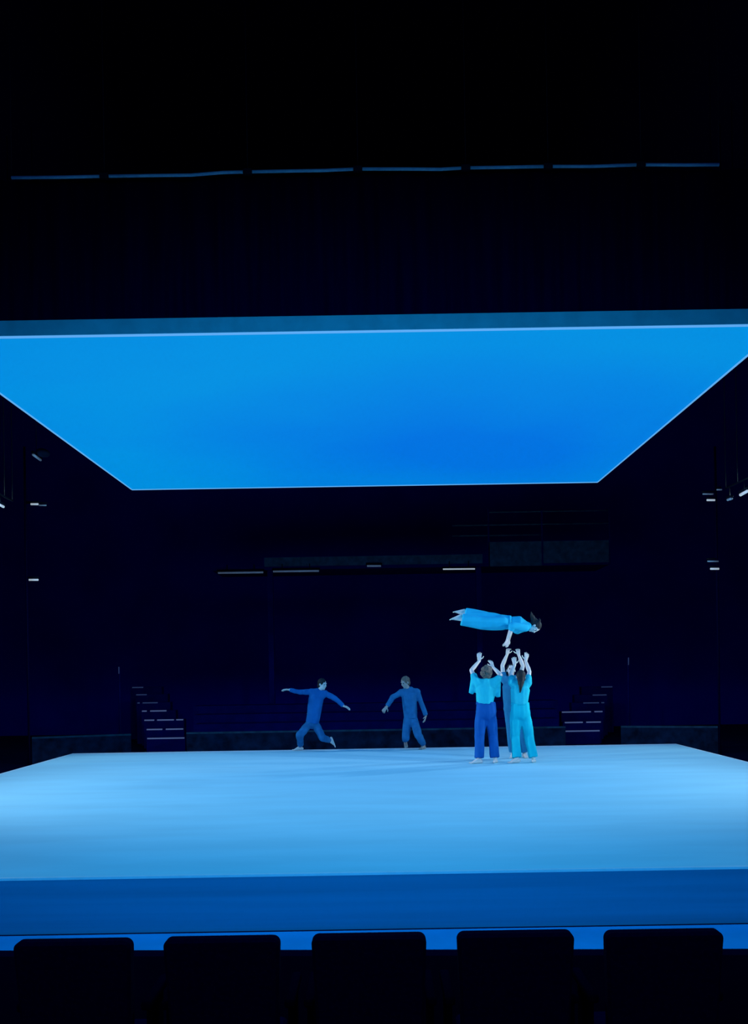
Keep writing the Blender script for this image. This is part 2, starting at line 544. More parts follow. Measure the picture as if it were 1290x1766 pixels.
ztop = 0.20
for nm, lab, a, b in (('low_wall', 'low mottled wall wing beyond the left stair', Lpts[0], Lpts[1]),
                      ('low_wall', 'low mottled wall between the two far stairs', Lpts[2], Rpts[0]),
                      ('low_wall', 'low mottled wall wing beyond the right stair', Rpts[1], Rpts[2])):
    root = empty(nm, ((a.x + b.x) / 2, (a.y + b.y) / 2, FZ), lab, 'wall')
    adopt(wall_run('wall_face', a, b, FZ, ztop - 0.04, 0.10, 'lowwall'), root)
    adopt(wall_run('coping', a, b, ztop - 0.04, ztop, 0.12, 'gallery'), root)


def stair(label, rows, sx):
    """rows: (x0, x1, y, pieces) pixels of the lit tread edges, nearest first"""
    rise = 0.225
    first = None
    root = None
    for k, (x0, x1, y, pieces, dim) in enumerate(rows):
        # height is known from the rise; the distance follows from it
        z = -0.10 + rise * k
        Y = 25.9 + 0.27 * k
        for _ in range(6):
            Y = (EYE - z) * F / max(8.0, -(P((x0 + x1) / 2, y, F).z - EYE))
        if root is None:
            root = empty('aisle_stair', (P((x0 + x1) / 2, y, Y).x, Y, FZ), label, 'stairs')
            prevY = Y
        xa, xb = P(x0, y, Y).x, P(x1, y, Y).x
        wid = 1.0
        if sx < 0:
            la, lb = xa - 0.02, max(xb, xa + wid) + 0.02
        else:
            la, lb = min(xa, xb - wid) - 0.02, xb + 0.02
        step = adopt(box('step', (la, Y, FZ), (lb, Y + 0.34, z), 'tier'), root)
        for p0, p1 in pieces:
            a, b = P(p0, y, Y).x, P(p1, y, Y).x
            box('tread_edge_glow', (a, Y - 0.012, z - 0.030), (b, Y + 0.03, z + 0.006), 'nosing_dim' if dim else 'nosing', step)  # light caught by the tread edge, painted as a weak emission
    return root


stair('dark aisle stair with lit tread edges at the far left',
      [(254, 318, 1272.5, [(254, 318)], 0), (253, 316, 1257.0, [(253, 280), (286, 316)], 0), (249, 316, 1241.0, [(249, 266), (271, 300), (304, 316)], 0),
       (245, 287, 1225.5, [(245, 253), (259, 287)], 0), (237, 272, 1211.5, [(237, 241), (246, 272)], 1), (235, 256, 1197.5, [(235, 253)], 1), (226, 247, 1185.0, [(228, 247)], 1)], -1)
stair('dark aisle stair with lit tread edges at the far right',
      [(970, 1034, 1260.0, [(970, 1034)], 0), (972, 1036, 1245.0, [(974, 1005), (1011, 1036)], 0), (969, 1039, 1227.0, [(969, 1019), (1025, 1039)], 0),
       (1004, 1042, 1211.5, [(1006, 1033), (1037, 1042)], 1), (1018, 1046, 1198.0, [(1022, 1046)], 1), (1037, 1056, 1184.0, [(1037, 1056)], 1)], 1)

# raked tiers between the stairs
tr = empty('seating_tribune', (0, 27, FZ), 'dark empty raked tribune beyond the stage between the stairs', 'tribune')
for k in range(5):
    adopt(box('tier', (-4.75 - 0.15 * k, 25.3 + 0.85 * k, FZ), (4.65 + 0.15 * k, 25.3 + 0.85 * (k + 1), -0.15 + 0.22 * k), 'tier'), tr)

# gallery across the far side
GY = 29.6
gx0, gx1 = P(366, 985, GY).x, P(1052, 985, GY).x
ga = empty('far_gallery', ((gx0 + gx1) / 2, GY, 4.6), 'dim grey gallery with railing crossing the far end of the hall', 'gallery')
gz = P(640, 982, GY).z
adopt(box('deck', (gx0, GY, gz + 0.03), (gx1, GY + 2.0, gz + 0.13), 'tier'), ga)
adopt(box('fascia_board', (P(456, 975, GY).x, GY - 0.03, gz + 0.13), (P(832, 970, GY).x, GY, gz + 0.40), 'gallery'), ga)
adopt(box('parapet_board', (P(843, 960, GY).x, GY - 0.03, gz + 0.03), (P(934, 960, GY).x, GY, gz + 0.76), 'gallery'), ga)
adopt(box('parapet_board', (P(937, 960, GY).x, GY - 0.03, gz + 0.10), (P(1050, 960, GY).x, GY, gz + 0.76), 'gallery'), ga)
for px in (843, 935, 1051):
    x = P(px, 960, GY).x
    adopt(box('post', (x - 0.025, GY - 0.03, gz + 0.03), (x + 0.025, GY + 0.02, gz + 1.75), 'tier'), ga)
for py, xa, xb in ((883, 843, 1051), (905, 780, 1051), (923, 780, 935)):
    a, b = P(xa, py, GY), P(xb, py, GY)
    z = P(880, py, GY).z
    adopt(tube('rail', [(a.x, GY - 0.01, z), (b.x, GY - 0.01, z)], 0.022, 'gallery'), ga)
for px in (465, 826):
    x = P(px, 985, GY).x
    if gx0 <= x <= gx1:
        adopt(box('column', (x - 0.08, GY + 0.1, FZ), (x + 0.08, GY + 0.26, gz + 0.03), 'tier'), ga)


def linear_lamp_or_glint(label, p0, p1, Y, dim=0, group='small glints in the dark', Y1=None, th=0.05, bracket=False, hang=0.0):
    a, b = P(*p0, Y), P(*p1, Y1 or Y)
    root = empty('strip_lamp_or_glint', (a + b) / 2, label, 'lamp', group)
    h = (b - a).normalized() * 0.03
    adopt(tube('housing', [a - h + Vector((0, 0, th * 0.9)), b + h + Vector((0, 0, th * 0.9))], th * 0.62, 'black_steel'), root)
    adopt(tube('light_tube', [a, b], th * 0.5, 'tube_dim' if dim else 'tube_white'), root)
    if hang:
        p = a.lerp(b, 0.5)
        adopt(tube('hook', [p, p + Vector((0, 0, hang))], 0.008, 'black_steel', n=6), root)
    if bracket:
        for t in (0.2, 0.8):
            p = a.lerp(b, t) + Vector((0, 0, th * 0.9))
            adopt(box('bracket', (p.x - 0.015, p.y - 0.01, p.z - 0.01), (p.x + 0.015, GY - (0.001 if p1[0] < 460 else 0.031), gz + 0.20), 'black_steel'), root)
    return root


gl = 'strip lamps along the gallery edge'
linear_lamp_or_glint('dim strip lamp at the left end of the far gallery edge', (376, 988), (454, 987), GY - 0.06, 1, gl, th=0.06, bracket=True)
linear_lamp_or_glint('dim strip lamp under the gallery edge above the running person with outstretched arms', (471, 985.5), (550, 984.5), GY - 0.06, 1, gl, th=0.06, bracket=True)
linear_lamp_or_glint('brighter strip lamp under the gallery edge near the airborne person', (764, 981.5), (819, 981), GY - 0.06, 0, gl, th=0.045, bracket=True)
linear_lamp_or_glint('short faint strip lamp at the middle of the far gallery', (633, 976), (657, 976), GY - 0.10, 1, gl, th=0.06, bracket=True)

# ------------------------------------------------------------------ lighting booms with lanterns on either side of the stage
BY = 22.6


def lantern(root, p, aim, r=0.085, L=0.26, dim=1):
    d, s, t = frame_of((Vector(aim) - p))
    bm = bmesh.new()
    capsule(bm, p - d * L, p, r * 0.8, r, flat=True, n=16)
    body = adopt(obj('lantern_body', bm, 'black_steel', None, False), root)
    bm = bmesh.new()
    capsule(bm, p - d * 0.01, p + d * 0.012, r * 0.85, r * 0.85, flat=True, n=16)
    obj('lens', bm, 'lens', body)
    tube('yoke', [p - d * L * 0.5 - s * r * 1.25, p - d * L * 0.5 - s * r * 1.25 + Vector((0, 0, r * 1.9)),
                        p - d * L * 0.5 + s * r * 1.25 + Vector((0, 0, r * 1.9)), p - d * L * 0.5 + s * r * 1.25], 0.012, 'black_steel', body, n=6)


def boom(label, px, lamps, sx):
    b = P(px, 1267, BY)
    root = empty('lighting_boom', (b.x, BY, FZ), label, 'lighting stand', 'lighting stands beside the stage')
    top = P(px, 770, BY).z
    bm = bmesh.new()
    capsule(bm, (b.x, BY, FZ), (b.x, BY, FZ + 0.05), 0.32, 0.30, flat=True, n=24)
    adopt(obj('base_plate', bm, 'black_steel'), root)
    adopt(tube('pole', [(b.x, BY, FZ + 0.04), (b.x, BY, top)], 0.027, 'seat_metal'), root)
    for x0, x1, y, kind in lamps:
        a, c = P(x0, y, BY - 0.05), P(x1, y, BY - 0.05)
        adopt(tube('cross_arm', [(min(a.x, b.x), BY, a.z + 0.06), (max(c.x, b.x), BY, a.z + 0.06)], 0.02, 'black_steel', n=6), root)
        adopt(tube('strip_light', [a, c], 0.022 if kind == 0 else 0.016, 'tube_white' if kind == 0 else 'tube_dim'), root)
    return root


bl = boom('tall lighting stand with short strip lamps beside the stage on the left', 50, [(53, 66, 869.5, 0), (67, 80, 871.5, 1), (50, 66, 1000.0, 0)], -1)
br = boom('tall lighting stand with short strip lamps beside the stage on the right', 1241, [(1219, 1233, 862.5, 0), (1212, 1230, 852, 1), (1236, 1245, 844.5, 1), (1220, 1239, 968.0, 1), (1225, 1240, 981.0, 0)], 1)

# side lanterns: source of the side light, outside the frame; the rear pair is added fill
for (l, a), lab in zip(SIDE + REAR_FILL + LOW, ('tall stage lantern on a stand out of the frame before the stage on the left', 'tall stage lantern on a stand out of the frame before the stage on the right',
                                          'added tall fill lantern on a stand out of the frame behind the left stage corner', 'added tall fill lantern on a stand out of the frame behind the right stage corner',
                                          'low stage lantern on a stand out of the frame on the left', 'low stage lantern on a stand out of the frame on the right')):
    root = empty('side_lantern', (l[0], l[1], FZ), lab, 'stage light')
    lv = Vector(l)
    d = (Vector(a) - lv).normalized()
    lantern(root, lv - d * 0.45, a, 0.16, 0.4)
    adopt(tube('pole', [(l[0], l[1], FZ), lv - d * 0.65], 0.03, 'black_steel'), root)
for (l, a), lab in zip(FOH, ('left one of the black lanterns hung high over the audience', 'middle one of the black lanterns hung high over the audience', 'right one of the black lanterns hung high over the audience')):
    root = empty('front_lantern', l, lab, 'stage light')
    lv = Vector(l)
    d = (Vector(a) - lv).normalized()
    lantern(root, lv - d * 0.5, a, 0.16, 0.4)
    adopt(tube('hanger', [lv - d * 0.7, (lv - d * 0.7) + Vector((0, 0, 13.0 - (lv - d * 0.7).z))], 0.02, 'black_steel'), root)


# side rails running away from the audience, the light they catch built as glowing tubes
def side_rail(label, p_near, p_far, px):
    root = empty('side_rail', p_far, label, 'rail', 'rails high along the sides')
    adopt(tube('rail_pipe', [p_near, p_far], 0.02, 'black_steel'), root)
    for p in (p_near, p_near.lerp(p_far, 0.5), p_far):
        adopt(tube('rail_hanger', [p, (p.x, p.y, 13.0)], 0.008, 'black_steel', n=6), root)
    return root


ry0, ry1 = 19.0, 20.6
ra, rb_ = P(1294, 846, ry0), P(1252, 863.5, ry1)
side_rail('thin black rail high beside the stage on the right', P(1294, 846, ry0) + Vector((0, 0, 0.26)), rb_ + Vector((0, 0, 0.26)), 0)
linear_lamp_or_glint('bright slanting glint at the right edge under the rail', (1277, 853.5), (1290, 846.5), ry0 + 0.6, 0, Y1=ry0 + 0.15, th=0.06, hang=0.235)
linear_lamp_or_glint('tiny faint glint beside the bright slanting one', (1255, 862), (1262, 860), ry1 - 0.15, 1, Y1=ry1 - 0.4, hang=0.235)
side_rail('thin black rail high beside the stage on the left', P(-6, 867, ry0) + Vector((0, 0, 0.20)), P(22, 880, ry1) + Vector((0, 0, 0.20)), 0)
linear_lamp_or_glint('bright slanting glint cut by the left edge', (-4, 869), (6, 874), ry0 + 0.1, 0, Y1=ry0 + 0.5, th=0.05, hang=0.178)
linear_lamp_or_glint('faint slanting glint high beside the left slope of the glowing panel', (57, 784), (70, 793.5), 20.0, 1, Y1=20.6)
rl = bpy.data.objects['strip_lamp_or_glint.%03d' % (len([o for o in bpy.data.objects if o.name.startswith('strip_lamp_or_glint')]) - 1)]
q = P(63, 788, 20.3)
adopt(tube('hanger', [q + Vector((0, 0, 0.05)), (q.x, q.y, 13.0)], 0.006, 'black_steel', n=6), rl)
# reflector beside it, a shallow dish
bm = bmesh.new()
c = P(74, 781, 20.3)
ellipsoid(bm, c, Vector((0.14, 0, -0.03)), Vector((0, 0.14, 0)), Vector((0.02, 0, 0.085)))
adopt(obj('reflector', bm, 'lowwall', None, True), rl)

# upright glints near the stairs, built as glowing tubes on posts
for px, y0, y1, lab in ((205, 1150, 1162, 'faint upright glint above the left far stair'), (1084, 1134, 1147, 'faint upright glint above the right far stair')):
    Y = 28.6
    a, b = P(px, y1, Y), P(px, y0, Y)
    root = empty('upright_glint', (a.x, Y, FZ), lab, 'lamp', 'upright glints')
    adopt(tube('post', [(a.x, Y + 0.05, FZ), (a.x, Y + 0.05, b.z)], 0.03, 'tier'), root)
    adopt(tube('light_tube', [a, b], 0.016, 'nosing_dim'), root)

# ------------------------------------------------------------------ people
UP = Vector((0, 0, 1))


def ik(a, b, l1, l2, pole):
    """middle joint of a two-bone limb from a to b, bending towards the direction pole"""
    d = b - a
    D = d.length
    if D >= l1 + l2 - 1e-4:
        return a.lerp(b, l1 / (l1 + l2))
    d.normalize()
    x = (l1 * l1 - l2 * l2 + D * D) / (2 * D)
    h = math.sqrt(max(0.0, l1 * l1 - x * x))
    pv = pole - d * pole.dot(d)
    pv.normalize()
    return a + d * x + pv * h


def hand(bm, wrist, d, n, thumb_side, k=1.0, curl=0.35, spread=0.10):
    """palm, four fingers of unequal length and a thumb; d = towards fingers, n = palm normal (fingers curl to it)"""
    d = d.normalized()
    n = (n - d * n.dot(d)).normalized()
    s = d.cross(n).normalized() * thumb_side
    kn = wrist + d * 0.085 * k
    capsule(bm, wrist - d * 0.01, wrist + d * 0.03 * k, (0.026 * k, 0.019 * k), (0.034 * k, 0.016 * k), side=s, n=12, m=3)
    capsule(bm, wrist + d * 0.025 * k, kn, (0.034 * k, 0.016 * k), (0.038 * k, 0.012 * k), side=s, n=12, m=3)
    for i, (o, L) in enumerate(((0.030, 0.066), (0.010, 0.076), (-0.011, 0.071), (-0.031, 0.055))):
        fd = (d + s * (o / 0.03) * spread).normalized()
        p0 = kn + s * o * k - d * 0.008 * k
        p1 = p0 + (fd * math.cos(curl * 0.5) + n * math.sin(curl * 0.5)) * L * 0.55 * k
        p2 = p1 + (fd * math.cos(curl * 1.5) + n * math.sin(curl * 1.5)) * L * 0.55 * k
        capsule(bm, p0, p1, 0.0095 * k, 0.0088 * k, n=8, m=2)
        capsule(bm, p1, p2, 0.0088 * k, 0.0075 * k, n=8, m=2)
    t0 = wrist + d * 0.030 * k + s * 0.030 * k
    t1 = t0 + (d * 0.62 + s * 0.75 + n * 0.25).normalized() * 0.040 * k
    t2 = t1 + (d * 0.85 + s * 0.45 + n * 0.30).normalized() * 0.034 * k
    capsule(bm, t0 - s * 0.01 * k, t1, 0.0130 * k, 0.0110 * k, n=8, m=2)
    capsule(bm, t1, t2, 0.0110 * k, 0.0085 * k, n=8, m=2)


def foot(bm, ankle, toe_dir, sole, k=1.0):
    """bare foot; sole = direction the sole faces"""
    sole = sole.normalized()
    t = (toe_dir - sole * toe_dir.dot(sole)).normalized()
    s = t.cross(sole).normalized()
    heel = ankle - t * 0.035 * k + sole * 0.048 * k
    ball = ankle + t * 0.125 * k + sole * 0.060 * k
    capsule(bm, heel, ball, (0.031 * k, 0.030 * k), (0.042 * k, 0.019 * k), side=s, n=12, m=3)
    capsule(bm, ankle, ball - t * 0.02 * k - sole * 0.012 * k, (0.034 * k, 0.036 * k), (0.036 * k, 0.018 * k), side=s, n=12, m=3)
    for i, o in enumerate((-0.030, -0.012, 0.004, 0.018, 0.031)):
        r = 0.013 if i == 0 else 0.0095
        L = (0.052, 0.054, 0.049, 0.043, 0.036)[i]
        p = ball + s * o * k + sole * 0.006 * k
        capsule(bm, p, p + t * L * k, r * k, r * 0.85 * k, n=8, m=2)


def head_shapes(bm, c, fwd, up, k=1.0):
    """skull, jaw, brow, nose, lips, ears; c = centre of the skull"""
    up = up.normalized()
    f = (fwd - up * fwd.dot(up)).normalized()
    r = f.cross(up).normalized()
    ellipsoid(bm, c + up * 0.022 * k - f * 0.010 * k, r * 0.076 * k, f * 0.096 * k, up * 0.092 * k)
    ellipsoid(bm, c - up * 0.045 * k + f * 0.022 * k, r * 0.058 * k, f * 0.066 * k, up * 0.072 * k)
    ellipsoid(bm, c - up * 0.098 * k + f * 0.056 * k, r * 0.026 * k, f * 0.024 * k, up * 0.022 * k, 10, 8)
    capsule(bm, c + up * 0.016 * k + f * 0.078 * k, c - up * 0.030 * k + f * 0.100 * k, 0.009 * k, 0.014 * k, n=8, m=2)
    capsule(bm, c + up * 0.022 * k + f * 0.078 * k - r * 0.038 * k, c + up * 0.022 * k + f * 0.078 * k + r * 0.038 * k, 0.011 * k, 0.011 * k, n=8, m=2)
    capsule(bm, c - up * 0.060 * k + f * 0.080 * k - r * 0.018 * k, c - up * 0.060 * k + f * 0.080 * k + r * 0.018 * k, 0.010 * k, 0.010 * k, n=8, m=2)
    for s in (-1, 1):
        ellipsoid(bm, c + r * s * 0.078 * k - up * 0.012 * k - f * 0.008 * k, r * 0.010 * k, f * 0.018 * k, up * 0.030 * k, 10, 8)
        ellipsoid(bm, c + r * s * 0.040 * k - up * 0.022 * k + f * 0.058 * k, r * 0.024 * k, f * 0.018 * k, up * 0.020 * k, 10, 8)
    return r, f, up


def person(label, J, hd, look, sk='skin', hair=None, shirt=None, pants=None, group='dancers on the stage', k=1.0):
    """J: dict of joints in world metres. hd: head centre."""
    fwd, up = look
    base = Vector((J['pel'].x, J['pel'].y, 0)) if 'base' not in J else J['base']
    right = (J['sr'] - J['sl']).normalized()
    spine = (J['neck'] - J['pel']).normalized()
    bm = bmesh.new()
    # trunk: pelvis, waist, rib cage, shoulder yoke, neck
    pel, waist, chest, neck = J['pel'], J['waist'], J['chest'], J['neck']
    sl = J.get('slim', 1.0) * k
    capsule(bm, pel, waist, (0.155 * sl, 0.105 * sl), (0.130 * sl, 0.090 * sl), side=right)
    capsule(bm, waist, chest, (0.130 * sl, 0.090 * sl), (0.160 * sl, 0.110 * sl), side=right)
    capsule(bm, chest, neck - spine * 0.05 * k, (0.160 * sl, 0.110 * sl), (0.105 * sl, 0.065 * sl), side=right)
    capsule(bm, neck - spine * 0.05, hd - up.normalized() * 0.04 * k, 0.058 * k, 0.050 * k)
    for s in 'lr':
        sh, el, wr = J['s' + s], J['e' + s], J['w' + s]
        capsule(bm, neck - spine * 0.04 * k, sh, 0.050 * k, 0.052 * k)
        capsule(bm, chest + (sh - chest) * 0.3, sh, 0.07 * sl, 0.056 * k)
        capsule(bm, sh, el, 0.052 * k, 0.037 * k)
        capsule(bm, el, el.lerp(wr, 0.35), 0.037 * k, 0.039 * k)
        capsule(bm, el.lerp(wr, 0.35), wr, 0.039 * k, 0.025 * k)
        d, n = J['h' + s]
        hand(bm, wr, d, n, J.get('t' + s, 1), k * 1.05, J.get('curl', 0.35))
        hp, kn, an = J['p' + s], J['k' + s], J['a' + s]
        capsule(bm, hp, kn, 0.088 * sl, 0.054 * k)
        capsule(bm, kn, kn.lerp(an, 0.35), 0.052 * k, 0.055 * k)
        capsule(bm, kn.lerp(an, 0.35), an, 0.055 * k, 0.034 * k)
        td, so = J['f' + s]
        foot(bm, an, td, so, k)
    r, f, u = head_shapes(bm, hd, fwd, up, k)
    for v in bm.verts:
        v.co -= base
    me = remeshed(bm, 0.006, 2, 0.5)
    root = link('person', me, M[sk])
    root.location = base
    tag(root, label, 'person', group)
    for s in (-1, 1):
        bm = bmesh.new()
        ellipsoid(bm, hd - base + r * s * 0.034 * k - u * 0.002 * k + f * 0.078 * k, r * 0.012, f * 0.008, u * 0.008, 10, 8)
        obj('eye', bm, 'eye', root, True)
    # hair
    if hair:
        bm = bmesh.new()
        c = hd - base
        ellipsoid(bm, c + u * 0.034 * k - f * 0.020 * k, r * 0.086 * k, f * 0.098 * k, u * 0.094 * k)
        ellipsoid(bm, c - u * 0.030 * k - f * 0.050 * k, r * 0.076 * k, f * 0.060 * k, u * 0.070 * k)
        if hair['kind'] == 'curly':
            rnd = random.Random(3)
            for _ in range(120):
                q = Vector((rnd.gauss(0, 1), rnd.gauss(0, 1), rnd.gauss(0, 1))).normalized()
                if q.y > 0.35 and q.z < 0.45:
                    continue
                p = c + u * 0.020 * k - f * 0.022 * k + r * q.x * 0.090 + f * q.y * 0.100 + u * q.z * 0.104
                q = rnd.uniform(0.018, 0.032)
                ellipsoid(bm, p, r * q, f * q, u * q, 8, 6)
        for chain in hair.get('locks', []):
            for (p0, r0), (p1, r1) in zip(chain, chain[1:]):
                capsule(bm, p0 - base, p1 - base, r0, r1, n=10, m=3)
        me = remeshed(bm, 0.007, 1, 0.4, fold=0.006, axis=2, fscale=30)
        link('hair', me, M[hair['mat']], root)
    # trousers
    if pants:
        bm = bmesh.new()
        wc = J['waist_line']
        kw = pants.get('waist', 0.175)
        kd = pants.get('depth', 0.128)
        pc = pel - spine * 0.02
        hw_ = pants.get('hip', kw + 0.018)
        capsule(bm, wc, pc, (kw, kd), (hw_, kd + 0.012), side=right, flat=True, n=24)
        fw = right.cross(spine).normalized()
        ellipsoid(bm, pc, right * hw_, fw * (kd + 0.014), spine * pants.get('seat', 0.16))
        for s in 'lr':
            hp, kn, an = J['p' + s], J['k' + s], J['a' + s]
            rt, rk, rh = pants['r']
            hem = kn.lerp(an, pants.get('hem', 0.95))
            top = hp.lerp(pc, 0.15)
            capsule(bm, top, kn, rt, rk, n=20)
            capsule(bm, kn, kn.lerp(hem, 0.06), rk, rk, n=20)
            capsule(bm, kn, hem, rk, rh, flat=True, n=20)
        if pants.get('crotch'):
            cr = J['pl'].lerp(J['pr'], 0.5)
            kk = J['kl'].lerp(J['kr'], 0.5)
            capsule(bm, cr, cr.lerp(kk, pants['crotch']), (0.13, 0.10), (0.09, 0.07), side=right, n=16)
        for v in bm.verts:
            v.co -= base
        me = remeshed(bm, 0.010, 8, 0.6, fold=pants.get('fold', 0.016), axis=pants.get('axis', 2), fscale=pants.get('fs', 9.0), seed=2.0)
        tr_ = link('trousers', me, M[pants['mat']], root)
        bm = bmesh.new()
        capsule(bm, wc - base - spine * 0.035, wc - base + spine * 0.012, (kw + 0.005, kd + 0.005), (kw, kd), side=right, flat=True, n=28)
        obj('waistband', bm, pants.get('band', pants['mat']), tr_, True)
    # shirt
    if shirt:
        bm = bmesh.new()
        hem = J['hem']
        w0, d0 = shirt.get('hem', (0.19, 0.14))
        w1, d1 = shirt.get('chest', (0.20, 0.145))
        capsule(bm, hem, chest, (w0, d0), (w1, d1), side=right, flat=True, n=24)
        capsule(bm, chest, neck - spine * 0.035, (w1, d1), (0.115, 0.085), side=right, n=24)
        for s in 'lr':
            sh, el, wr = J['s' + s], J['e' + s], J['w' + s]
            r0, r1, r2 = shirt['sleeve']
            capsule(bm, neck - spine * 0.045, sh, 0.068, 0.070, n=16)
            capsule(bm, chest + (sh - chest) * 0.35, sh, 0.10, 0.075, n=16)
            if shirt.get('long'):
                capsule(bm, sh, el, r0, r1, n=16)
                capsule(bm, el, el.lerp(wr, shirt['long']), r1, r2, flat=True, n=16)
            else:
                capsule(bm, sh, sh.lerp(el, shirt['length']), r0, r1, flat=True, n=16)
            if 'drop' in shirt:
                # cloth hanging from a raised, wide sleeve
                tip = shirt['drop'][s]
                m0 = sh.lerp(el, 0.15)
                ax = (J['el'] - J['sl']).cross(UP)
                capsule(bm, m0, tip, (0.075, 0.060), (0.045, 0.030), side=right, flat=True, n=16)
                capsule(bm, chest.lerp(hem, 0.15) + (sh - chest) * 0.35, tip.lerp(m0, 0.3), (0.07, 0.06), (0.06, 0.05), side=UP, n=16)
        for v in bm.verts:
            v.co -= base
        me = remeshed(bm, 0.009, 6, 0.6, fold=shirt.get('fold', 0.015), axis=shirt.get('axis', 2), fscale=9.0, seed=5.0)
        link('shirt', me, M[shirt['mat']], root)
    return root


def legs(J, s, hip, ankle, pole, k=1.0):
    J['p' + s], J['a' + s] = hip, ankle
    J['k' + s] = ik(hip, ankle, 0.43 * k, 0.43 * k, pole)
    d = ankle - hip
    if d.length > 0.86 * k:
        pass


def arm(J, s, sh, wr, pole, hd, n, l1=0.29, l2=0.26, thumb=1):
    J['s' + s], J['w' + s] = sh, wr
    J['e' + s] = ik(sh, wr, l1, l2, pole)
    J['h' + s] = (hd, n)
    J['t' + s] = thumb


V = Vector
DN = V((0, 0, -1))

# --- dancer in a pale shirt and dark blue trousers, back to the audience
Y0 = 17.75
def Q(x, y, dy=0.0, Y=Y0):
    return P(x, y, Y + dy)


J = {}
J['pel'] = Q(838, 1226); J['waist'] = Q(838, 1209); J['chest'] = Q(838, 1189, -0.02); J['neck'] = Q(838, 1173.5)
J['waist_line'] = Q(837.5, 1211.5); J['hem'] = Q(836.5, 1212.5)
legs(J, 'l', Q(829.5, 1229), Q(826.5, 1309.5), V((-0.1, 1, 0)))
legs(J, 'r', Q(846.5, 1229), Q(853.5, 1308.0, 0.02), V((0.1, 1, 0)))
J['al'].z = 0.084; J['ar'].z = 0.084
J['fl'] = (V((-0.9, -0.15, 0)), DN); J['fr'] = (V((0.25, 1, 0)), DN)
arm(J, 'l', Q(820.5, 1175.5), Q(826.5, 1140, 0.32), V((-1, 0.0, -0.2)), V((0.02, 0.10, 1)), V((0.15, 1, -0.1)), thumb=-1)
arm(J, 'r', Q(856, 1175), Q(850.5, 1151, 0.43), V((1, 0.0, -0.3)), V((-0.32, 0.35, 1)), V((-0.6, 1, 0)), thumb=1)
J['base'] = V((J['pel'].x, Y0, 0))
hd = Q(838.5, 1160.5, 0.02)
person('person with curly hair, pale shirt and dark blue trousers, back turned, both arms raised', J, hd,
       (V((0.05, 0.95, 0.30)), V((0.0, -0.30, 1))), sk='skin',
       hair={'kind': 'curly', 'mat': 'hair_fair'},
       pants={'mat': 'pants_navy', 'r': (0.108, 0.092, 0.088), 'hem': 0.96, 'waist': 0.170, 'crotch': 0.42},
       shirt={'mat': 'shirt_pale', 'hem': (0.152, 0.135), 'chest': (0.185, 0.145), 'sleeve': (0.078, 0.062, 0.05), 'length': 0.62,
              'drop': {'l': Q(812, 1196), 'r': Q(859, 1202)}})

# --- dancer in pale shirt and light blue trousers with a dark ponytail, back to the audience
J = {}
J['pel'] = Q(897, 1226); J['waist'] = Q(897, 1209); J['chest'] = Q(897, 1190, -0.02); J['neck'] = Q(897, 1176)
J['waist_line'] = Q(896.5, 1212.5); J['hem'] = Q(896.5, 1213.5)
legs(J, 'l', Q(889, 1230), Q(892, 1309.5), V((-0.1, 1, 0)))
legs(J, 'r', Q(905, 1230), Q(920, 1308.0), V((0.1, 1, 0)))
J['al'].z = 0.084; J['ar'].z = 0.084
J['fl'] = (V((-0.8, -0.35, 0)), DN); J['fr'] = (V((0.2, 1, 0)), DN)
arm(J, 'l', Q(884, 1178), Q(887.5, 1147, 0.42), V((-0.6, 0, -0.3)), V((-0.05, 0.25, 1)), V((0.1, 1, 0)), thumb=-1)
arm(J, 'r', Q(909.5, 1178), Q(906.5, 1140, 0.36), V((0.8, 0, -0.3)), V((0.22, 0.10, 1)), V((-0.2, 1, 0)), thumb=1)
J['base'] = V((J['pel'].x, Y0, 0))
hd = Q(898, 1166.5, 0.0)
person('person with dark ponytail, pale shirt and light blue trousers, back turned, both arms raised', J, hd,
       (V((0.0, 0.9, 0.40)), V((0.0, -0.40, 1))), sk='skin',
       hair={'kind': 'tail', 'mat': 'hair_dark', 'locks': [[(Q(898.3, 1170, -0.07), 0.070), (Q(898.5, 1177, -0.13), 0.055), (Q(898, 1184, -0.165), 0.034), (Q(897, 1194, -0.165), 0.012)]]},
       pants={'mat': 'pants_pale', 'r': (0.112, 0.092, 0.085), 'hem': 0.97, 'waist': 0.158, 'crotch': 0.42},
       shirt={'mat': 'shirt_pale', 'hem': (0.150, 0.132), 'chest': (0.172, 0.142), 'sleeve': (0.076, 0.062, 0.05), 'length': 0.60})

# --- dancer behind them, facing the audience, arms straight up, dusk blue clothes
YC = 18.75
J = {}
def Q3(x, y, dy=0.0):
    return P(x, y, YC + dy)


J['pel'] = Q3(884, 1220); J['waist'] = Q3(883, 1203); J['chest'] = Q3(882, 1184); J['neck'] = Q3(881.5, 1168.5)
J['waist_line'] = Q3(883.5, 1205); J['hem'] = Q3(884, 1222)
# left/right here are the dancer's own as seen from the front: 'l' is drawn on the left of the picture
legs(J, 'l', Q3(877, 1224), Q3(885, 1301), V((0, -1, 0)))
legs(J, 'r', Q3(892, 1224), Q3(904, 1300, 0.02), V((0, -1, 0)))
J['al'].z = 0.084; J['ar'].z = 0.084
J['fl'] = (V((-0.35, -1, 0)), DN); J['fr'] = (V((0.2, -1, 0)), DN)
arm(J, 'l', Q3(868.5, 1169), Q3(874.5, 1129, -0.02), V((-1, -0.2, 0)), V((0.18, -0.25, 1)), V((0.3, -1, 0.1)), thumb=1, l1=0.237, l2=0.225)
arm(J, 'r', Q3(895.5, 1169), Q3(894.5, 1129.5, -0.02), V((1, -0.2, 0)), V((-0.18, -0.25, 1)), V((-0.3, -1, 0.1)), thumb=-1, l1=0.237, l2=0.225)
J['curl'] = 0.9
J['base'] = V((J['pel'].x, YC, 0))
hd = Q3(881.0, 1155.5, -0.02)
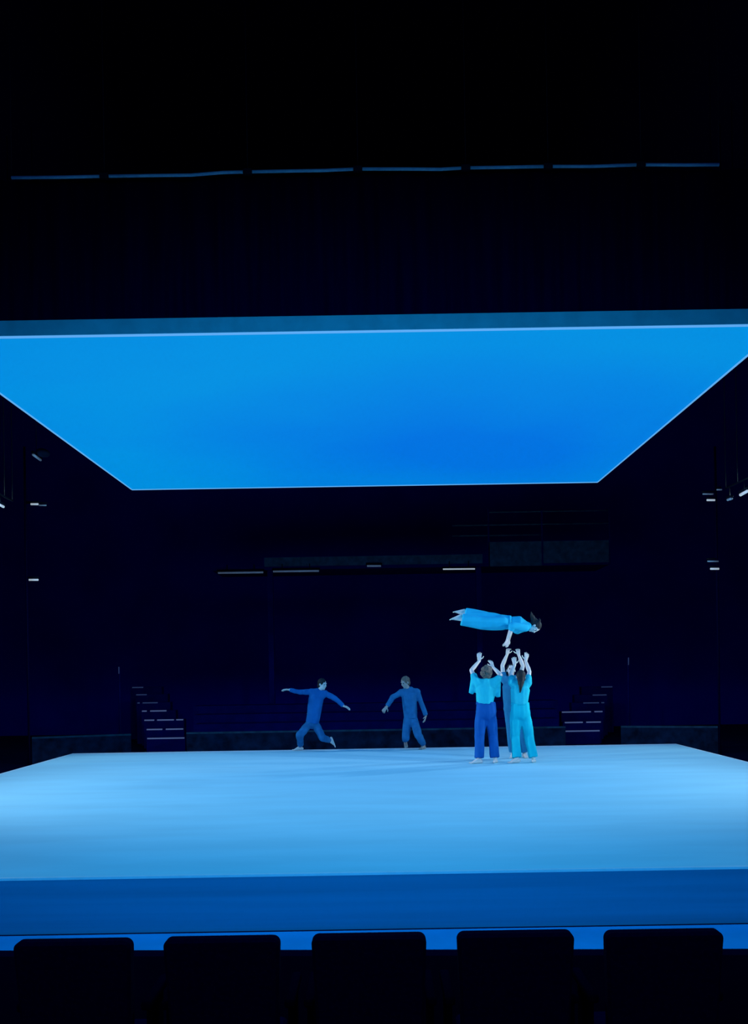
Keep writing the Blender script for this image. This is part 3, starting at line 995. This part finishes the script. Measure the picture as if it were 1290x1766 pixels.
person('person in dusky blue clothes reaching straight up, half hidden behind the person with the ponytail', J, hd,
       (V((0.0, -0.92, 0.38)), V((0.0, 0.38, 1))), sk='skin',
       hair={'kind': 'short', 'mat': 'hair_dark'},
       pants={'mat': 'dusk_cloth', 'r': (0.105, 0.085, 0.075), 'hem': 0.93, 'waist': 0.165},
       shirt={'mat': 'dusk_cloth', 'hem': (0.165, 0.128), 'chest': (0.175, 0.135), 'sleeve': (0.070, 0.060, 0.048), 'length': 0.45})

# --- dancer tossed into the air, face down, head to the right
YD = 18.1
J = {}
def Q4(x, y, dy=0.0):
    return P(x, y, YD + dy)


J['pel'] = Q4(869, 1074.0); J['waist'] = Q4(880, 1074.5); J['chest'] = Q4(895, 1078.3); J['neck'] = Q4(912, 1080.5)
J['waist_line'] = Q4(878.5, 1073.5); J['hem'] = Q4(879.5, 1075)
J['pl'], J['pr'] = Q4(866, 1074.5, -0.085), Q4(866, 1073, 0.085)
J['al'], J['ar'] = Q4(793.5, 1067.5, -0.10), Q4(799.0, 1058.0, 0.12)
J['kl'] = ik(J['pl'], J['al'], 0.388, 0.388, DN)
J['kr'] = ik(J['pr'], J['ar'], 0.366, 0.366, DN)
J['fl'] = (V((-0.93, 0, -0.42)), V((-0.42, 0, 0.93))); J['fr'] = (V((-0.97, 0, -0.22)), V((-0.22, 0, 0.97)))
arm(J, 'l', Q4(905, 1082.5, -0.17), Q4(875.5, 1101, -0.20), V((-0.2, -0.3, 0.4)), V((-0.45, 0, -1)), V((-0.8, 0.5, 0.3)), thumb=1, l1=0.27, l2=0.25)
arm(J, 'r', Q4(905, 1081, 0.17), Q4(878, 1102, 0.30), V((-0.2, 0.3, 0.4)), V((-0.25, 0.1, -1)), V((-0.8, -0.5, 0.3)), thumb=-1, l1=0.27, l2=0.25)
J['base'] = V((J['pel'].x, YD, J['pel'].z))
hd = Q4(922.5, 1081.0)
tail = [[(Q4(921, 1073), 0.055), (Q4(919, 1067, 0.01), 0.040), (Q4(916.5, 1061), 0.026), (Q4(916.0, 1055), 0.008)],
        [(Q4(926, 1073), 0.045), (Q4(921, 1066, 0.03), 0.030), (Q4(918.5, 1059, 0.05), 0.008)],
        [(Q4(928, 1075, -0.03), 0.040), (Q4(931, 1070, -0.03), 0.022), (Q4(930, 1067, -0.03), 0.010)]]
person('person in sky blue clothes flying face down above the raised hands of the others', J, hd,
       (V((0.18, -0.25, -1)), V((1, -0.1, 0.12))), sk='skin',
       hair={'kind': 'tail', 'mat': 'hair_dark', 'locks': tail},
       pants={'mat': 'sky_cloth', 'r': (0.128, 0.124, 0.112), 'hem': 0.92, 'waist': 0.145, 'depth': 0.125, 'seat': 0.2, 'axis': 0, 'crotch': 0.8},
       shirt={'mat': 'sky_cloth', 'hem': (0.155, 0.120), 'chest': (0.190, 0.160), 'sleeve': (0.080, 0.064, 0.052), 'long': 0.35, 'axis': 0})

# --- dancer running at the back edge with outstretched arms
YE = 21.15
J = {}
def Q5(x, y, dy=0.0):
    return P(x, y, YE + dy)


J['pel'] = Q5(539, 1245); J['waist'] = Q5(540.5, 1228); J['chest'] = Q5(545, 1206); J['neck'] = Q5(550.5, 1191.5)
J['slim'] = 0.80
J['waist_line'] = Q5(540, 1231); J['hem'] = Q5(538.5, 1247)
J['pl'], J['pr'] = Q5(533.5, 1248), Q5(544, 1248, 0.03)
J['al'], J['ar'] = Q5(518.5, 1284.5, 0.05), Q5(568.5, 1277, 0.16)
J['kl'] = ik(J['pl'], J['al'], 0.40, 0.40, V((-0.3, -1, 0)))
J['kr'] = ik(J['pr'], J['ar'], 0.40, 0.40, V((0.15, -1, -0.5)))
J['al'].z = 0.084
J['al'].z = 0.092
J['fl'] = (V((-0.9, -0.4, 0)), DN); J['fr'] = (V((0.35, -0.1, -1)), V((1, 0.2, 0.35)))
arm(J, 'l', Q5(537, 1193), Q5(499.0, 1189.5, -0.02), V((0, 0.3, -1)), V((-1, 0, 0.02)), V((0, -0.4, -1)), thumb=1, l1=0.252, l2=0.226)
arm(J, 'r', Q5(561, 1196), Q5(592.5, 1217.5, -0.02), V((0, 0.3, 1)), V((0.9, 0, -0.40)), V((0, -0.5, -1)), thumb=-1, l1=0.253, l2=0.226)
J['base'] = V((J['pel'].x, YE, 0))
hd = Q5(555.8, 1180.0)
person('person in royal blue running at the back of the stage, arms stretched wide', J, hd,
       (V((0.85, -0.52, -0.08)), V((0.15, 0.0, 1))), sk='skin',
       hair={'kind': 'short', 'mat': 'hair_dark'}, group='dancers at the back of the stage',
       pants={'mat': 'slate_cloth', 'r': (0.092, 0.078, 0.066), 'hem': 0.88, 'waist': 0.128, 'hip': 0.135, 'depth': 0.108, 'seat': 0.13},
       shirt={'mat': 'royal_cloth', 'hem': (0.142, 0.125), 'chest': (0.160, 0.125), 'sleeve': (0.064, 0.052, 0.044), 'long': 0.97})

# --- dancer running at the back with bent arms, head turned down to the left
YF = 21.0
J = {}
def Q6(x, y, dy=0.0):
    return P(x, y, YF + dy)


J['pel'] = Q6(708, 1239); J['waist'] = Q6(707, 1222); J['chest'] = Q6(706, 1203); J['neck'] = Q6(703.5, 1187.5)
J['slim'] = 0.80
J['waist_line'] = Q6(707, 1226); J['hem'] = Q6(708, 1239)
J['pl'], J['pr'] = Q6(701.5, 1242), Q6(714.5, 1242)
J['al'], J['ar'] = Q6(699, 1279, 0.26), Q6(731, 1279.5, 0.10)
J['al'].z = 0.19
J['kl'] = ik(J['pl'], J['al'], 0.38, 0.38, V((-0.05, -0.8, -0.6)))
J['kr'] = ik(J['pr'], J['ar'], 0.40, 0.40, V((-0.2, -1, 0)))
J['ar'].z = 0.084
J['fl'] = (V((0.1, -0.8, -0.6)), V((0, 0.6, -0.8))); J['fr'] = (V((-0.5, -0.9, 0)), DN)
arm(J, 'l', Q6(692.5, 1194), Q6(667.5, 1218, -0.10), V((-0.5, 0.6, 0.8)), V((-0.6, -0.2, -0.75)), V((0.3, 0.9, -0.3)), thumb=1, l1=0.235, l2=0.222)
arm(J, 'r', Q6(719, 1193.5), Q6(734.5, 1234, -0.02), V((1, 0.3, 0.2)), V((-0.25, -0.2, -1)), V((-1, 0.3, 0)), thumb=-1, l1=0.28, l2=0.25)
J['base'] = V((J['pel'].x, YF, 0))
hd = Q6(698.8, 1176.5, -0.05)
person('person in slate blue clothes running with lowered arms at the back of the stage', J, hd,
       (V((-0.75, -0.55, -0.30)), V((-0.28, -0.22, 1))), sk='skin_tan',
       hair={'kind': 'short', 'mat': 'hair_fair'}, group='dancers at the back of the stage',
       pants={'mat': 'slate_cloth', 'r': (0.095, 0.082, 0.066), 'hem': 0.85, 'waist': 0.135, 'hip': 0.142, 'depth': 0.11, 'seat': 0.13},
       shirt={'mat': 'slate_cloth', 'hem': (0.142, 0.120), 'chest': (0.165, 0.125), 'sleeve': (0.064, 0.054, 0.046), 'long': 0.97})
